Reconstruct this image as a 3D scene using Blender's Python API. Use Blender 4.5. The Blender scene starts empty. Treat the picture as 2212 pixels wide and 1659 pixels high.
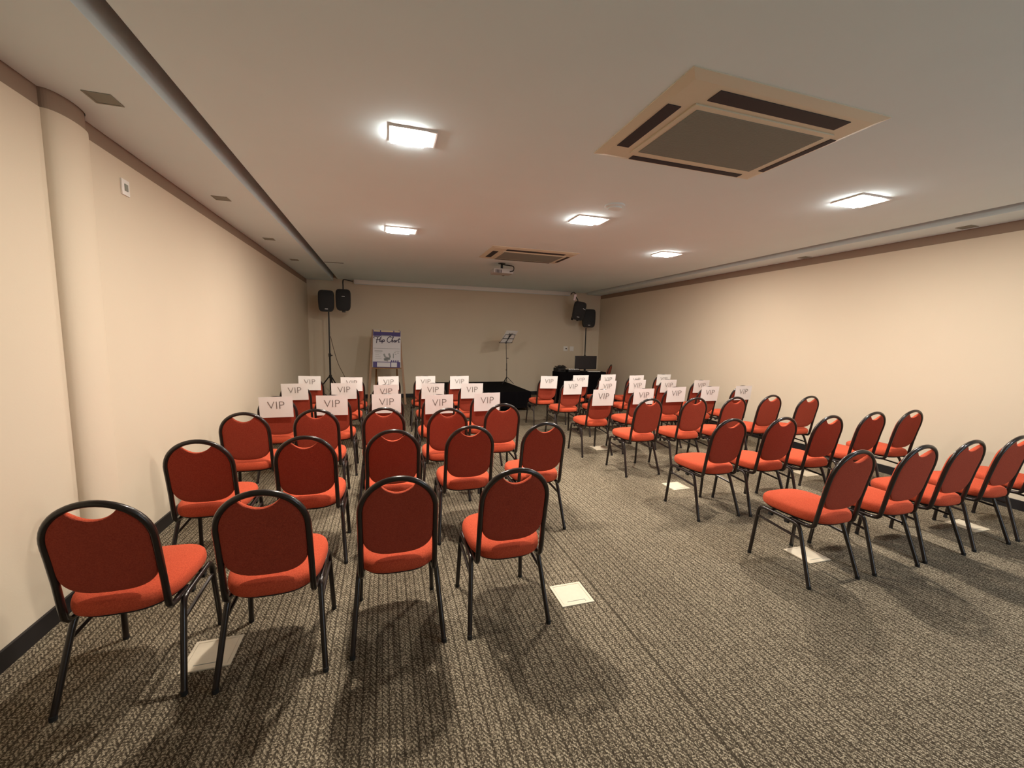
import bpy, bmesh, math, random
from mathutils import Vector, Matrix
random.seed(7)
PI = math.pi
SC = bpy.context.scene
C = SC.collection

# ------------------------------------------------------------------ camera, world, exposure
F_PX, IMG_W, IMG_H = 891.25, 2212.0, 1659.0
YAW, PITCH, ROLL = 0.3006, -0.1120, 0.0216
CAM_H = 1.51
cam_data = bpy.data.cameras.new('camera')
cam = bpy.data.objects.new('camera', cam_data)
C.objects.link(cam)
cam_data.sensor_fit = 'HORIZONTAL'
cam_data.sensor_width = 36.0
cam_data.lens = F_PX / IMG_W * 36.0
cam_data.clip_start = 0.02
cy, sy, cp, sp = math.cos(YAW), math.sin(YAW), math.cos(PITCH), math.sin(PITCH)
fw = Vector((sy * cp, cy * cp, sp))
r0 = Vector((cy, -sy, 0))
u0 = r0.cross(fw)
rt = math.cos(ROLL) * r0 + math.sin(ROLL) * u0
up = -math.sin(ROLL) * r0 + math.cos(ROLL) * u0
cam.matrix_world = Matrix(((rt.x, up.x, -fw.x, 0), (rt.y, up.y, -fw.y, 0), (rt.z, up.z, -fw.z, CAM_H), (0, 0, 0, 1)))
SC.camera = cam

world = bpy.data.worlds.new('world')
SC.world = world
world.use_nodes = True
world.node_tree.nodes['Background'].inputs[0].default_value = (0.9, 0.85, 0.8, 1)
world.node_tree.nodes['Background'].inputs[1].default_value = 0.02
SC.view_settings.view_transform = 'Standard'
SC.view_settings.look = 'None'
SC.view_settings.gamma = 1.0
SC.view_settings.use_curve_mapping = False
SC.view_settings.exposure = 0.09
SC.cycles.max_bounces = 10
SC.cycles.diffuse_bounces = 6
SC.cycles.sample_clamp_indirect = 6.0

LAMP_W = 45.0            # watts of one ceiling lamp
LAMP_COL = (1.0, 0.89, 0.75)
LAMP_COOL = (0.70, 0.85, 1.0)

# added cool area light standing in for a doorway; the rear wall has none
dl = bpy.data.lights.new('rear_cool_fill', 'AREA'); dl.shape = 'RECTANGLE'; dl.size = 1.6; dl.size_y = 2.0
dl.energy = 42.0; dl.color = (0.62, 0.80, 1.0)
dlo = bpy.data.objects.new('rear_cool_fill', dl); C.objects.link(dlo)
dlo.location = (4.0, -2.55, 1.05); dlo.rotation_euler = (math.radians(90), 0, math.radians(8))

# room dimensions (metres)
XL, XR, YB, YR = -1.632, 5.684, 10.304, -2.6
ZW = 2.604                     # where the painted walls stop and the strip of painted shade begins
ZS, ZC = 2.702, 2.744          # soffit underside, main ceiling underside
KC = 1.090
FL, FR = -1.086, 5.282         # inner faces of the two soffits
YE = YB
ZT = 2.96                      # underside of the slab above the ceiling boards

# ------------------------------------------------------------------ materials
def srgb(r, g, b):
    f = lambda c: (c / 255 / 12.92) if c / 255 <= 0.04045 else ((c / 255 + 0.055) / 1.055) ** 2.4
    return (f(r), f(g), f(b), 1)

def mat(name, col, rough=0.6, metal=0.0, spec=0.5, noise=0.0, nscale=30.0, bump=0.0, bscale=200.0, sheen=0.0, coat=0.0):
    m = bpy.data.materials.new(name)
    m.use_nodes = True
    nt = m.node_tree
    b = nt.nodes['Principled BSDF']
    b.inputs['Base Color'].default_value = col
    b.inputs['Roughness'].default_value = rough
    b.inputs['Metallic'].default_value = metal
    b.inputs['Specular IOR Level'].default_value = spec
    if sheen: b.inputs['Sheen Weight'].default_value = sheen
    if coat: b.inputs['Coat Weight'].default_value = coat
    tc = nt.nodes.new('ShaderNodeTexCoord')
    if noise:
        n = nt.nodes.new('ShaderNodeTexNoise'); n.inputs['Scale'].default_value = nscale
        n.inputs['Detail'].default_value = 4
        mx = nt.nodes.new('ShaderNodeMix'); mx.data_type = 'RGBA'
        mx.inputs[6].default_value = tuple(c * (1 - noise) for c in col[:3]) + (1,)
        mx.inputs[7].default_value = tuple(min(1, c * (1 + noise)) for c in col[:3]) + (1,)
        nt.links.new(tc.outputs['Object'], n.inputs['Vector'])
        nt.links.new(n.outputs['Fac'], mx.inputs[0])
        nt.links.new(mx.outputs[2], b.inputs['Base Color'])
    if bump:
        n2 = nt.nodes.new('ShaderNodeTexNoise'); n2.inputs['Scale'].default_value = bscale
        bp = nt.nodes.new('ShaderNodeBump'); bp.inputs['Strength'].default_value = bump
        bp.inputs['Distance'].default_value = 0.002
        nt.links.new(tc.outputs['Object'], n2.inputs['Vector'])
        nt.links.new(n2.outputs['Fac'], bp.inputs['Height'])
        nt.links.new(bp.outputs['Normal'], b.inputs['Normal'])
    return m

def emis(name, col, strength):
    m = bpy.data.materials.new(name); m.use_nodes = True
    b = m.node_tree.nodes['Principled BSDF']
    b.inputs['Base Color'].default_value = (0.8, 0.8, 0.78, 1)
    b.inputs['Emission Color'].default_value = col
    b.inputs['Emission Strength'].default_value = strength
    return m

M = {}
M['wall'] = mat('wall_paint', (0.67, 0.585, 0.46, 1), 0.85, noise=0.03, nscale=1.5, bump=0.15, bscale=90, spec=0.2)
M['ceiling'] = mat('ceiling_paint', (0.74, 0.88, 0.92, 1), 0.9, noise=0.03, nscale=2.0, spec=0.15)
M['slot'] = mat('painted_gap_shade', (0.30, 0.225, 0.17, 1), 0.9, spec=0.1)  # brown carries the shade of the gap above the walls
M['slab'] = mat('slab_shade_paint', (0.46, 0.43, 0.39, 1), 0.9, spec=0.1)  # shade inside the ceiling gaps put into the slab colour
M['base'] = mat('black_skirting', (0.010, 0.009, 0.011, 1), 0.45)
M['white'] = mat('white_plastic', (0.82, 0.80, 0.76, 1), 0.45)
M['proj'] = mat('grey_white_plastic', (0.40, 0.38, 0.36, 1), 0.4)
M['cream'] = mat('aged_cream_plastic', (0.68, 0.65, 0.51, 1), 0.5, noise=0.05, nscale=3)
M['grille'] = mat('grey_grille', (0.25, 0.265, 0.225, 1), 0.7)
M['dark'] = mat('dark_opening', (0.028, 0.022, 0.028, 1), 0.7)
M['metal'] = mat('bronze_tube', (0.016, 0.010, 0.009, 1), 0.30, metal=0.2, spec=0.5, coat=0.4)
M['black_metal'] = mat('black_tube', (0.012, 0.011, 0.012, 1), 0.4)
M['rubber'] = mat('black_rubber', (0.010, 0.010, 0.010, 1), 0.8)
M['speaker'] = mat('black_speaker_shell', (0.010, 0.009, 0.010, 1), 0.55, bump=0.3, bscale=300)
M['spk_grille'] = mat('speaker_grille', (0.008, 0.008, 0.009, 1), 0.6, bump=0.8, bscale=500)
M['silver'] = mat('silver_badge', (0.55, 0.55, 0.55, 1), 0.3, metal=0.7)
M['cloth'] = mat('black_cloth', (0.0045, 0.004, 0.005, 1), 1.0, spec=0.05, bump=0.3, bscale=120)
M['paper'] = mat('white_paper', (0.86, 0.85, 0.84, 1), 0.7, noise=0.015, nscale=8)
M['ink'] = mat('grey_ink', (0.16, 0.135, 0.12, 1), 0.7)
M['purple'] = mat('purple_print', (0.055, 0.035, 0.17, 1), 0.6)
M['purple_ink'] = mat('dark_purple_ink', (0.045, 0.035, 0.075, 1), 0.6)
M['grey_print'] = mat('grey_print', (0.26, 0.27, 0.27, 1), 0.6)
M['poster'] = mat('poster_white', (0.62, 0.60, 0.63, 1), 0.6)
M['wood'] = mat('varnished_wood', (0.26, 0.125, 0.045, 1), 0.45, noise=0.25, nscale=25)
M['brass'] = mat('beige_clip', (0.62, 0.50, 0.30, 1), 0.5)
M['screen'] = mat('dark_screen', (0.010, 0.009, 0.014, 1), 0.3)
M['plate'] = mat('floor_box_ivory', (0.70, 0.62, 0.48, 1), 0.4, noise=0.05, nscale=40)
M['wire'] = mat('brown_wire', (0.10, 0.06, 0.035, 1), 0.6)
M['lamp_on'] = emis('lamp_glass_lit', (1.0, 0.95, 0.88, 1), 75.0)
M['lamp_side'] = emis('lamp_reflector', (1.0, 0.86, 0.68, 1), 0.5)

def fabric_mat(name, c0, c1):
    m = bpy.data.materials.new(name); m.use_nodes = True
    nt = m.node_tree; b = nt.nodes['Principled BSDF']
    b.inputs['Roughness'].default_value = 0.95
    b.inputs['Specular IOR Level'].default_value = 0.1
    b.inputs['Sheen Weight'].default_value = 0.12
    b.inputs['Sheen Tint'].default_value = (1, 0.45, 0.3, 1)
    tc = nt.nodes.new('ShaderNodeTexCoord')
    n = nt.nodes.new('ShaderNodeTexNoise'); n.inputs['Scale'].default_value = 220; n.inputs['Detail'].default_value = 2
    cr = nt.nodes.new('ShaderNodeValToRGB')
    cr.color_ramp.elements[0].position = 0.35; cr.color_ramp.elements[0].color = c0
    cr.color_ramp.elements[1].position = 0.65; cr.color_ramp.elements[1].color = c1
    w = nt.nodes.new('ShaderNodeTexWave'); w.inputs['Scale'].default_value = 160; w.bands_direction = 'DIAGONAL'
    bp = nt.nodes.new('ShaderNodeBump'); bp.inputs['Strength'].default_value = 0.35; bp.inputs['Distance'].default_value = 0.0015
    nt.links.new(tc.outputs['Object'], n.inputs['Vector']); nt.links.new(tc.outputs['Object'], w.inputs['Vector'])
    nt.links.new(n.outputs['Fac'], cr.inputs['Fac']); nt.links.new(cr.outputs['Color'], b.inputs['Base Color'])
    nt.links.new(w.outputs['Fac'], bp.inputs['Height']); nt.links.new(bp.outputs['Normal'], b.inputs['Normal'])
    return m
M['fabric'] = fabric_mat('red_orange_fabric', (0.44, 0.064, 0.030, 1), (0.57, 0.099, 0.047, 1))
M['fabric_back_shade'] = fabric_mat('shaded_back_fabric', (0.29, 0.044, 0.025, 1), (0.38, 0.065, 0.036, 1))  # darker copy of the seat fabric, shade on the backs painted in

def carpet_mat():
    """loop carpet: 5.5 mm stitches grouped into rings and zigzags in columns running along the room"""
    m = bpy.data.materials.new('speckled_carpet'); m.use_nodes = True
    nt = m.node_tree; b = nt.nodes['Principled BSDF']; L = nt.links.new
    b.inputs['Roughness'].default_value = 1.0; b.inputs['Specular IOR Level'].default_value = 0.05
    g = nt.nodes.new('ShaderNodeNewGeometry')
    sep = nt.nodes.new('ShaderNodeSeparateXYZ'); L(g.outputs['Position'], sep.inputs[0])
    def mth(op, a, b_=None, c=None):
        n = nt.nodes.new('ShaderNodeMath'); n.operation = op
        for i, v in enumerate((a, b_, c)):
            if v is None: continue
            if isinstance(v, (int, float)): n.inputs[i].default_value = v
            else: L(v, n.inputs[i])
        return n.outputs[0]
    st = 0.0046
    x, y = sep.outputs[0], sep.outputs[1]
    vm = nt.nodes.new('ShaderNodeVectorMath'); vm.operation = 'SCALE'; vm.inputs['Scale'].default_value = 1 / st
    L(g.outputs['Position'], vm.inputs[0])
    vo = nt.nodes.new('ShaderNodeTexVoronoi'); vo.voronoi_dimensions = '2D'; vo.inputs['Scale'].default_value = 1.0
    vo.inputs['Randomness'].default_value = 0.45
    L(vm.outputs[0], vo.inputs['Vector'])
    sp = nt.nodes.new('ShaderNodeSeparateXYZ'); L(vo.outputs['Position'], sp.inputs[0])
    sc_ = nt.nodes.new('ShaderNodeSeparateXYZ'); L(vo.outputs['Color'], sc_.inputs[0])
    rnd = sc_.outputs[0]
    qx = mth('MULTIPLY', sp.outputs[0], st); qy = mth('MULTIPLY', sp.outputs[1], st)
    col = 0.0262                                                       # width of one column of the motif
    ca = mth('COSINE', mth('MULTIPLY', qx, 2 * PI / col))              # +1 on the dark lines between columns
    line = mth('POWER', mth('MAXIMUM', ca, 0.0), 3.0)
    ca2 = mth('COSINE', mth('MULTIPLY', qx, PI / col))
    wide = mth('POWER', mth('MAXIMUM', ca2, 0.0), 6.0)                 # a stronger line at every second column
    ch = mth('COSINE', mth('MULTIPLY', qx, 4 * PI / col))
    cb = mth('COSINE', mth('MULTIPLY', qy, 2 * PI / col))
    zig = mth('COSINE', mth('ADD', mth('MULTIPLY', qx, 2 * PI / (col * .55)), mth('MULTIPLY', qy, 2 * PI / (col * .8))))
    ring = mth('ADD', mth('MULTIPLY', ch, mth('MULTIPLY', cb, -0.6)), mth('MULTIPLY', mth('COSINE', mth('MULTIPLY', qy, 4 * PI / col)), 0.45))
    alt = mth('LESS_THAN', mth('FRACT', mth('DIVIDE', qx, 2 * col)), 0.5)
    motif = mth('ADD', mth('MULTIPLY', ring, alt), mth('MULTIPLY', zig, mth('SUBTRACT', 1.0, alt)))
    v = mth('ADD', mth('MULTIPLY', motif, 0.26), mth('MULTIPLY', mth('SUBTRACT', rnd, 0.5), 0.62))
    v = mth('SUBTRACT', v, mth('MULTIPLY', line, 0.26))
    v = mth('SUBTRACT', v, mth('MULTIPLY', wide, 0.22))
    v = mth('ADD', v, 0.60)
    v = mth('SUBTRACT', v, mth('MULTIPLY', mth('MAXIMUM', mth('SUBTRACT', vo.outputs['Distance'], 0.30), 0.0), 0.9))
    # long wear streaks
    mp = nt.nodes.new('ShaderNodeMapping'); mp.inputs['Scale'].default_value = (3.0, 0.5, 1)
    L(g.outputs['Position'], mp.inputs[0])
    nz = nt.nodes.new('ShaderNodeTexNoise'); nz.inputs['Scale'].default_value = 1.0; nz.inputs['Detail'].default_value = 3
    L(mp.outputs[0], nz.inputs['Vector'])
    v = mth('ADD', v, mth('MULTIPLY', mth('SUBTRACT', nz.outputs['Fac'], 0.5), 0.2))
    cr = nt.nodes.new('ShaderNodeValToRGB')
    e = cr.color_ramp.elements
    e[0].position = 0.18; e[0].color = (0.055, 0.044, 0.031, 1)
    e[1].position = 0.85; e[1].color = (0.47, 0.405, 0.300, 1)
    mid = e.new(0.5); mid.color = (0.165, 0.136, 0.096, 1)
    L(v, cr.inputs['Fac'])
    # the seam between two carpet widths
    seam = mth('LESS_THAN', mth('ABSOLUTE', mth('SUBTRACT', x, 1.213)), 0.004)
    mx = nt.nodes.new('ShaderNodeMix'); mx.data_type = 'RGBA'; mx.inputs[7].default_value = (0.035, 0.027, 0.018, 1)
    L(mth('MULTIPLY', seam, 0.75), mx.inputs[0]); L(cr.outputs['Color'], mx.inputs[6])
    L(mx.outputs[2], b.inputs['Base Color'])
    bp = nt.nodes.new('ShaderNodeBump'); bp.inputs['Strength'].default_value = 0.5; bp.inputs['Distance'].default_value = 0.003
    L(v, bp.inputs['Height']); L(bp.outputs['Normal'], b.inputs['Normal'])
    return m
M['carpet'] = carpet_mat()

# ------------------------------------------------------------------ helpers
def obj(name, bm, m, parent=None, smooth=True):
    me = bpy.data.meshes.new(name)
    bmesh.ops.recalc_face_normals(bm, faces=bm.faces)
    bm.to_mesh(me); bm.free()
    me.materials.append(m)
    if smooth:
        for p in me.polygons: p.use_smooth = True
        try: me.set_sharp_from_angle(angle=math.radians(40))
        except Exception: pass
    o = bpy.data.objects.new(name, me); C.objects.link(o)
    if parent: o.parent = parent
    return o

def tag(o, label, cat, group=None):
    o['label'] = label; o['category'] = cat
    if group: o['group'] = group
    return o

def thing(name, label, cat, loc=(0, 0, 0), rotz=0.0, group=None):
    o = bpy.data.objects.new(name, None); C.objects.link(o)
    o.empty_display_size = 0.1
    o.location = loc; o.rotation_euler = (0, 0, rotz)
    return tag(o, label, cat, group)

def struct(name, bm, m, parent=None, smooth=False):
    o = obj(name, bm, m, parent, smooth)
    if parent is None: o['kind'] = 'structure'
    return o

def box(bm, x0, x1, y0, y1, z0, z1, mtx=None, bev=0.0):
    r = bmesh.ops.create_cube(bm, size=1.0)
    vs = r['verts']
    for v in vs:
        v.co = Vector(((x0 + x1) / 2 + v.co.x * (x1 - x0), (y0 + y1) / 2 + v.co.y * (y1 - y0), (z0 + z1) / 2 + v.co.z * (z1 - z0)))
    if bev:
        es = list({e for v in vs for e in v.link_edges})
        g = bmesh.ops.bevel(bm, geom=es, offset=bev, segments=2, affect='EDGES', profile=0.6)
        vs = list({v for f in g['faces'] for v in f.verts} | {v for v in vs if v.is_valid})
    if mtx:
        for v in vs: v.co = mtx @ v.co
    return bm

def nbm(): return bmesh.new()

def tube(bm, pts, r, seg=10, cap=True):
    pts = [Vector(p) for p in pts]
    rings = []
    n = len(pts)
    t0 = (pts[1] - pts[0]).normalized()
    ref = Vector((0, 0, 1)) if abs(t0.z) < 0.9 else Vector((1, 0, 0))
    a = (ref - t0 * ref.dot(t0)).normalized()
    for i, p in enumerate(pts):
        if i == 0: t = t0
        elif i == n - 1: t = (pts[-1] - pts[-2]).normalized()
        else: t = ((pts[i + 1] - p).normalized() + (p - pts[i - 1]).normalized()).normalized()
        a = (a - t * a.dot(t)).normalized()
        b = t.cross(a)
        rr = r[i] if isinstance(r, (list, tuple)) else r
        rings.append([bm.verts.new(p + rr * (math.cos(2 * PI * k / seg) * a + math.sin(2 * PI * k / seg) * b)) for k in range(seg)])
    for i in range(n - 1):
        for k in range(seg):
            bm.faces.new((rings[i][k], rings[i][(k + 1) % seg], rings[i + 1][(k + 1) % seg], rings[i + 1][k]))
    if cap:
        bm.faces.new(rings[0][::-1]); bm.faces.new(rings[-1])
    return bm

def curve_pts(pts, n=8):
    """Catmull-Rom through pts"""
    P = [Vector(p) for p in pts]; out = []
    for i in range(len(P) - 1):
        p0 = P[max(i - 1, 0)]; p1 = P[i]; p2 = P[i + 1]; p3 = P[min(i + 2, len(P) - 1)]
        for k in range(n):
            t = k / n
            out.append(0.5 * ((2 * p1) + (p2 - p0) * t + (2 * p0 - 5 * p1 + 4 * p2 - p3) * t * t + (3 * p1 - p0 - 3 * p2 + p3) * t ** 3))
    out.append(P[-1])
    return out

def lathe(bm, prof, cx=0, cy_=0, seg=24, mtx=None):
    rings = []
    for r, z in prof:
        rings.append([bm.verts.new((cx + r * math.cos(2 * PI * k / seg), cy_ + r * math.sin(2 * PI * k / seg), z)) for k in range(seg)])
    for i in range(len(rings) - 1):
        for k in range(seg):
            bm.faces.new((rings[i][k], rings[i][(k + 1) % seg], rings[i + 1][(k + 1) % seg], rings[i + 1][k]))
    bm.faces.new(rings[0][::-1]); bm.faces.new(rings[-1])
    if mtx:
        for rg in rings:
            for v in rg: v.co = mtx @ v.co
    return bm

def rings_to_solid(bm, loops):
    """loops: closed vertex loops of the same length, capped at both ends"""
    R = [[bm.verts.new(p) for p in lp] for lp in loops]
    n = len(R[0])
    for i in range(len(R) - 1):
        for k in range(n):
            bm.faces.new((R[i][k], R[i][(k + 1) % n], R[i + 1][(k + 1) % n], R[i + 1][k]))
    for ring in (R[0], R[-1]):
        c = sum((v.co for v in ring), Vector()) / n
        cv = bm.verts.new(c)
        for k in range(n):
            bm.faces.new((ring[k], ring[(k + 1) % n], cv))
    return bm

def dup(root, label=None, group=None):
    """a copy of a thing with copies of its parts and sub-parts"""
    r = root.copy(); C.objects.link(r)
    if label: r['label'] = label
    if group: r['group'] = group
    for ch in list(root.children):
        c = ch.copy(); C.objects.link(c); c.parent = r
        for gch in list(ch.children):
            d = gch.copy(); C.objects.link(d); d.parent = c
    return r

def text_mesh(body, size, shear=0.0, extrude=0.0004):
    cu = bpy.data.curves.new('text_source', 'FONT')
    cu.body = body; cu.size = size; cu.align_x = 'CENTER'; cu.align_y = 'CENTER'
    cu.extrude = extrude; cu.offset = -.0022; cu.shear = shear; cu.resolution_u = 3
    o = bpy.data.objects.new('text_source', cu); C.objects.link(o)
    dg = bpy.context.evaluated_depsgraph_get(); dg.update()
    me = bpy.data.meshes.new_from_object(o.evaluated_get(dg))
    bpy.data.objects.remove(o)
    return me

# ------------------------------------------------------------------ the room
bm = nbm(); box(bm, XL - .1, XR + .1, YR - .1, YB + .1, -.1, 0); struct('floor', bm, M['carpet'])

def wall(name, x0, x1, y0, y1):
    bm = nbm(); box(bm, x0, x1, y0, y1, 0, ZT); return struct(name, bm, M['wall'])
# left wall with a half-round pilaster
bm = nbm()
prof = [(XL, YR), (XL, 2.805)]
for k in range(1, 17):
    t = k / 16 * PI
    prof.append((XL + 0.066 * math.sin(t) ** 0.8, 2.96 - 0.155 * math.cos(t)))
prof += [(XL, YB), (XL - .15, YB), (XL - .15, YR)]
def extrude_poly(bm, poly, z0, z1):
    lo = [bm.verts.new((x, y, z0)) for x, y in poly]; hi = [bm.verts.new((x, y, z1)) for x, y in poly]
    n = len(poly)
    for k in range(n): bm.faces.new((lo[k], lo[(k + 1) % n], hi[(k + 1) % n], hi[k]))
    bm.faces.new(lo); bm.faces.new(hi[::-1])
extrude_poly(bm, prof, 0, ZW)
struct('wall_left', bm, M['wall'], smooth=True)
bm = nbm(); box(bm, XR, XR + .15, YR, YB, 0, ZW); struct('wall_right', bm, M['wall'])
wall('wall_front', XL - .15, XR + .15, YB, YB + .15)
wall('wall_rear', XL - .15, XR + .15, YR - .15, YR)
# outline of the left wall face pushed out by d
def off(d):
    e_ = .155 + .8 * d
    out = [(XL + d, YR), (XL + d, 2.96 - e_)]
    for k in range(1, 24):
        t = k / 24 * PI
        out.append((XL + d + .066 * math.sin(t) ** .8, 2.96 - e_ * math.cos(t)))
    return out + [(XL + d, 2.96 + e_), (XL + d, YB)]
BACK = [(XL - .15, YB), (XL - .15, YR)]
# strips between side walls and soffits, their dark colour painting the gap's shade
bm = nbm(); extrude_poly(bm, off(-.008) + BACK, ZW, ZT); struct('trim_shade_3', bm, M['slot'])
bm = nbm(); box(bm, XR + .008, XR + .15, YR, YB, ZW, ZT); struct('trim_shade_4', bm, M['slot'])
GL, GR = .095, .100     # widths of the open gaps between ceiling board and soffits
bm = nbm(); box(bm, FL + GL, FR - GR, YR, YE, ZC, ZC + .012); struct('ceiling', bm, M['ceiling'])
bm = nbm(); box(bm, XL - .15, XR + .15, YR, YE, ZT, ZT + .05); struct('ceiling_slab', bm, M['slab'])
bm = nbm()
extrude_poly(bm, off(-.004) + [(FL - .012, YE), (FL - .012, YR)], ZS, ZS + .012)
box(bm, FL - .012, FL, YR, YE, ZS, ZC + .16)
struct('trim_1', bm, M['ceiling'])
bm = nbm()
box(bm, FR + .012, XR + .004, YR, YE, ZS, ZS + .012)
box(bm, FR, FR + .012, YR, YE, ZS, ZC + .16)
struct('trim_2', bm, M['ceiling'])

def base(name, x0, x1, y0, y1):
    bm = nbm(); box(bm, x0, x1, y0, y1, 0, .095, bev=.003); return struct(name, bm, M['base'])
base('baseboard_left', XL, XL + .014, YR, 2.80)
bm = nbm()
out = [(x + (.014 if x > XL - .01 else 0), y) for x, y in prof[1:18]]
inn = [(x - .01, y) for x, y in prof[1:18]]
lo = [bm.verts.new((x, y, 0)) for x, y in out + inn[::-1]]; hi = [bm.verts.new((x, y, .095)) for x, y in out + inn[::-1]]
n = len(lo)
for k in range(n): bm.faces.new((lo[k], lo[(k + 1) % n], hi[(k + 1) % n], hi[k]))
for k in range(16):
    bm.faces.new((hi[k], hi[k + 1], hi[n - 2 - k], hi[n - 1 - k]))
box(bm, XL, XL + .014, 3.115, YB, 0, .095)
struct('baseboard_left_far', bm, M['base'])
base('baseboard_right', XR - .014, XR, YR, YB)
base('baseboard_front', XL, XR, YB - .014, YB)
base('baseboard_rear', XL, XR, YR, YR + .014)

# ------------------------------------------------------------------ ceiling lamps
LW, LD = .33, .23
def make_lamp():
    t = thing('ceiling_lamp', '', 'lamp', (0, 0, ZC), 0, 'square lamps set in the main ceiling')
    bm = nbm()
    w, d, f = LW / 2, LD / 2, .012
    box(bm, -w - f, w + f, -d - f, -d, -.012, .0); box(bm, -w - f, w + f, d, d + f, -.012, .0)
    box(bm, -w - f, -w, -d, d, -.012, .0); box(bm, w, w + f, -d, d, -.012, .0)
    obj('frame', bm, M['white'], t, False)
    bm = nbm(); box(bm, -w, w - .072, -d, d, -.024, -.001, bev=.004); obj('lit_glass', bm, M['lamp_on'], t, False)
    bm = nbm(); box(bm, w - .072, w, -d, d, -.006, -.001); obj('reflector', bm, M['lamp_side'], t, False)
    return t
def lamp_light(parent, col, watts):
    ld = bpy.data.lights.new('lamp_light', 'AREA'); ld.shape = 'RECTANGLE'
    ld.size = .10; ld.size_y = .10; ld.energy = watts; ld.color = col
    o = bpy.data.objects.new('lamp_light', ld); C.objects.link(o); o.parent = parent
    o.location = (-.03, 0, -.028)
    return o
lamp0 = make_lamp()
LAMPS = [(.17, 2.56, 'bright square ceiling lamp nearest the camera, above the left chair block', LAMP_COL, 1),
         (.19, 4.77, 'bright square ceiling lamp farther back on the left, above the aisle side', LAMP_COL, 1),
         (1.88, 3.69, 'bright square ceiling lamp in the middle, beside the smoke detector', LAMP_COL, 1),
         (3.55, 4.72, 'bright square ceiling lamp farthest back on the right', LAMP_COL, 1),
         (3.60, 2.44, 'bright square ceiling lamp near the right soffit, lit glass beside a dim panel', LAMP_COL, 1),
         (3.6, .0, 'added square ceiling lamp, unseen cool fill behind the camera on the right', LAMP_COOL, .45)]  # last lamp is an added fixture, giving cool fill from out of view
for k, (x, y, lab, col, pw) in enumerate(LAMPS):
    t = lamp0 if k == 0 else dup(lamp0)
    t['label'] = lab
    t.location = (x * KC, y * KC, ZC)
    t.scale = (.80, .85, 1) if k == 0 else (1, 1, 1)
for o in [o for o in C.objects if o.name.startswith('ceiling_lamp')]:
    k = [i for i, l in enumerate(LAMPS) if l[2] == o['label']][0]
    lamp_light(o, LAMPS[k][3], LAMP_W * LAMPS[k][4])

# ------------------------------------------------------------------ recessed downlights in the soffits (switched off)
def downlight():
    t = thing('downlight', '', 'downlight', (0, 0, ZS), 0, 'unlit downlights in the soffits')
    bm = nbm(); s, f = .050, .011
    box(bm, -s - f, s + f, -s - f, -s, -.004, .0); box(bm, -s - f, s + f, s, s + f, -.004, .0)
    box(bm, -s - f, -s, -s, s, -.004, .0); box(bm, s, s + f, -s, s, -.004, .0)
    obj('frame', bm, M['grille'], t, False)
    bm = nbm(); box(bm, -s, s, -s, s, -.002, 0.0); obj('opening', bm, M['grille'], t, False)
    return t
d0 = downlight()
DL = [(-1.27, 2.60, 'unlit square downlight nearest the camera in the left soffit'),
      (-1.275, 4.12, 'unlit square downlight second from the camera in the left soffit'),
      (-1.285, 5.65, 'unlit square downlight third from the camera in the left soffit'),
      (-1.28, 7.07, 'unlit square downlight farthest from the camera in the left soffit'),
      (5.10, 2.52, 'unlit square downlight nearer the camera in the right soffit'),
      (5.12, 4.07, 'unlit square downlight farther from the camera in the right soffit')]
for k, (x, y, lab) in enumerate(DL):
    t = d0 if k == 0 else dup(d0)
    t['label'] = lab; t.location = (x * KC, y * KC, ZS)

# ------------------------------------------------------------------ air conditioning cassettes
def cassette(label, cx, cy_, w, d):
    t = thing('air_conditioner', label, 'air conditioner', (cx, cy_, ZC), 0, 'ceiling air conditioner cassettes')
    bm = nbm()
    w2, d2 = w / 2, d / 2
    lp = lambda a, b, z: [(-a, -b, z), (a, -b, z), (a, b, z), (-a, b, z)]
    rings_to_solid(bm, [lp(w2, d2, 0), lp(w2, d2, -.005), lp(w2 - .05, d2 - .05, -.020), lp(w2 - .06, d2 - .06, -.020)])
    obj('panel', bm, M['cream'], t, False)
    fx, fy = w / 1.31, (d / .945)
    gx0, gx1, gy0, gy1 = -.423 * fx, .490 * fx, -.225 * fy, .305 * fy
    e = .036
    bm = nbm(); box(bm, gx0 - e, gx1 + e, gy0 - e, gy1 + e, -.028, -.0195, bev=.002); fr = obj('grille_frame', bm, M['cream'], t, False)
    bm = nbm(); box(bm, gx0, gx1, gy0, gy1, -.0300, -.0275)
    ny = 44
    for k in range(ny):
        yy = gy0 + (k + .5) * (gy1 - gy0) / ny
        box(bm, gx0, gx1, yy - .0028, yy + .0028, -.0312, -.0295)
    obj('grille', bm, M['grille'], fr, False)
    for (x0, x1, y0, y1) in ((-.425, .465, -.392, -.300), (-.415, .505, .378, .428), (-.592, -.510, -.21, .285), (.560, .606, -.215, .290)):
        bm = nbm(); box(bm, x0 * fx, x1 * fx, y0 * fy, y1 * fy, -.0235, -.0195); obj('air_slot', bm, M['dark'], t, False)
    return t
cassette('large cream ceiling air conditioner cassette near the camera with dark air slots', 1.997, 2.151, 1.298, .937)
cassette('ceiling air conditioner cassette farther back above the projector', 2.07, 6.025, 1.298, .872)

t = thing('smoke_detector', 'round white smoke detector on the ceiling beside the middle lamp', 'smoke detector', (1.885 * KC, 3.24 * KC, ZC))
bm = nbm(); lathe(bm, [(.092, 0), (.092, -.012), (.077, -.020), (.072, -.020)]); obj('base', bm, M['ceiling'], t)
bm = nbm(); lathe(bm, [(.066, -.019), (.064, -.032), (.05, -.036), (.02, -.037)]); obj('cap', bm, M['ceiling'], t)

bm = nbm(); box(bm, -.98, -.67, 7.97, 7.995, ZC - .004, ZC)
tag(obj('linear_vent', bm, M['dark'], None, False), 'thin dark linear vent slot in the ceiling near the left soffit', 'vent')

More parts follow.
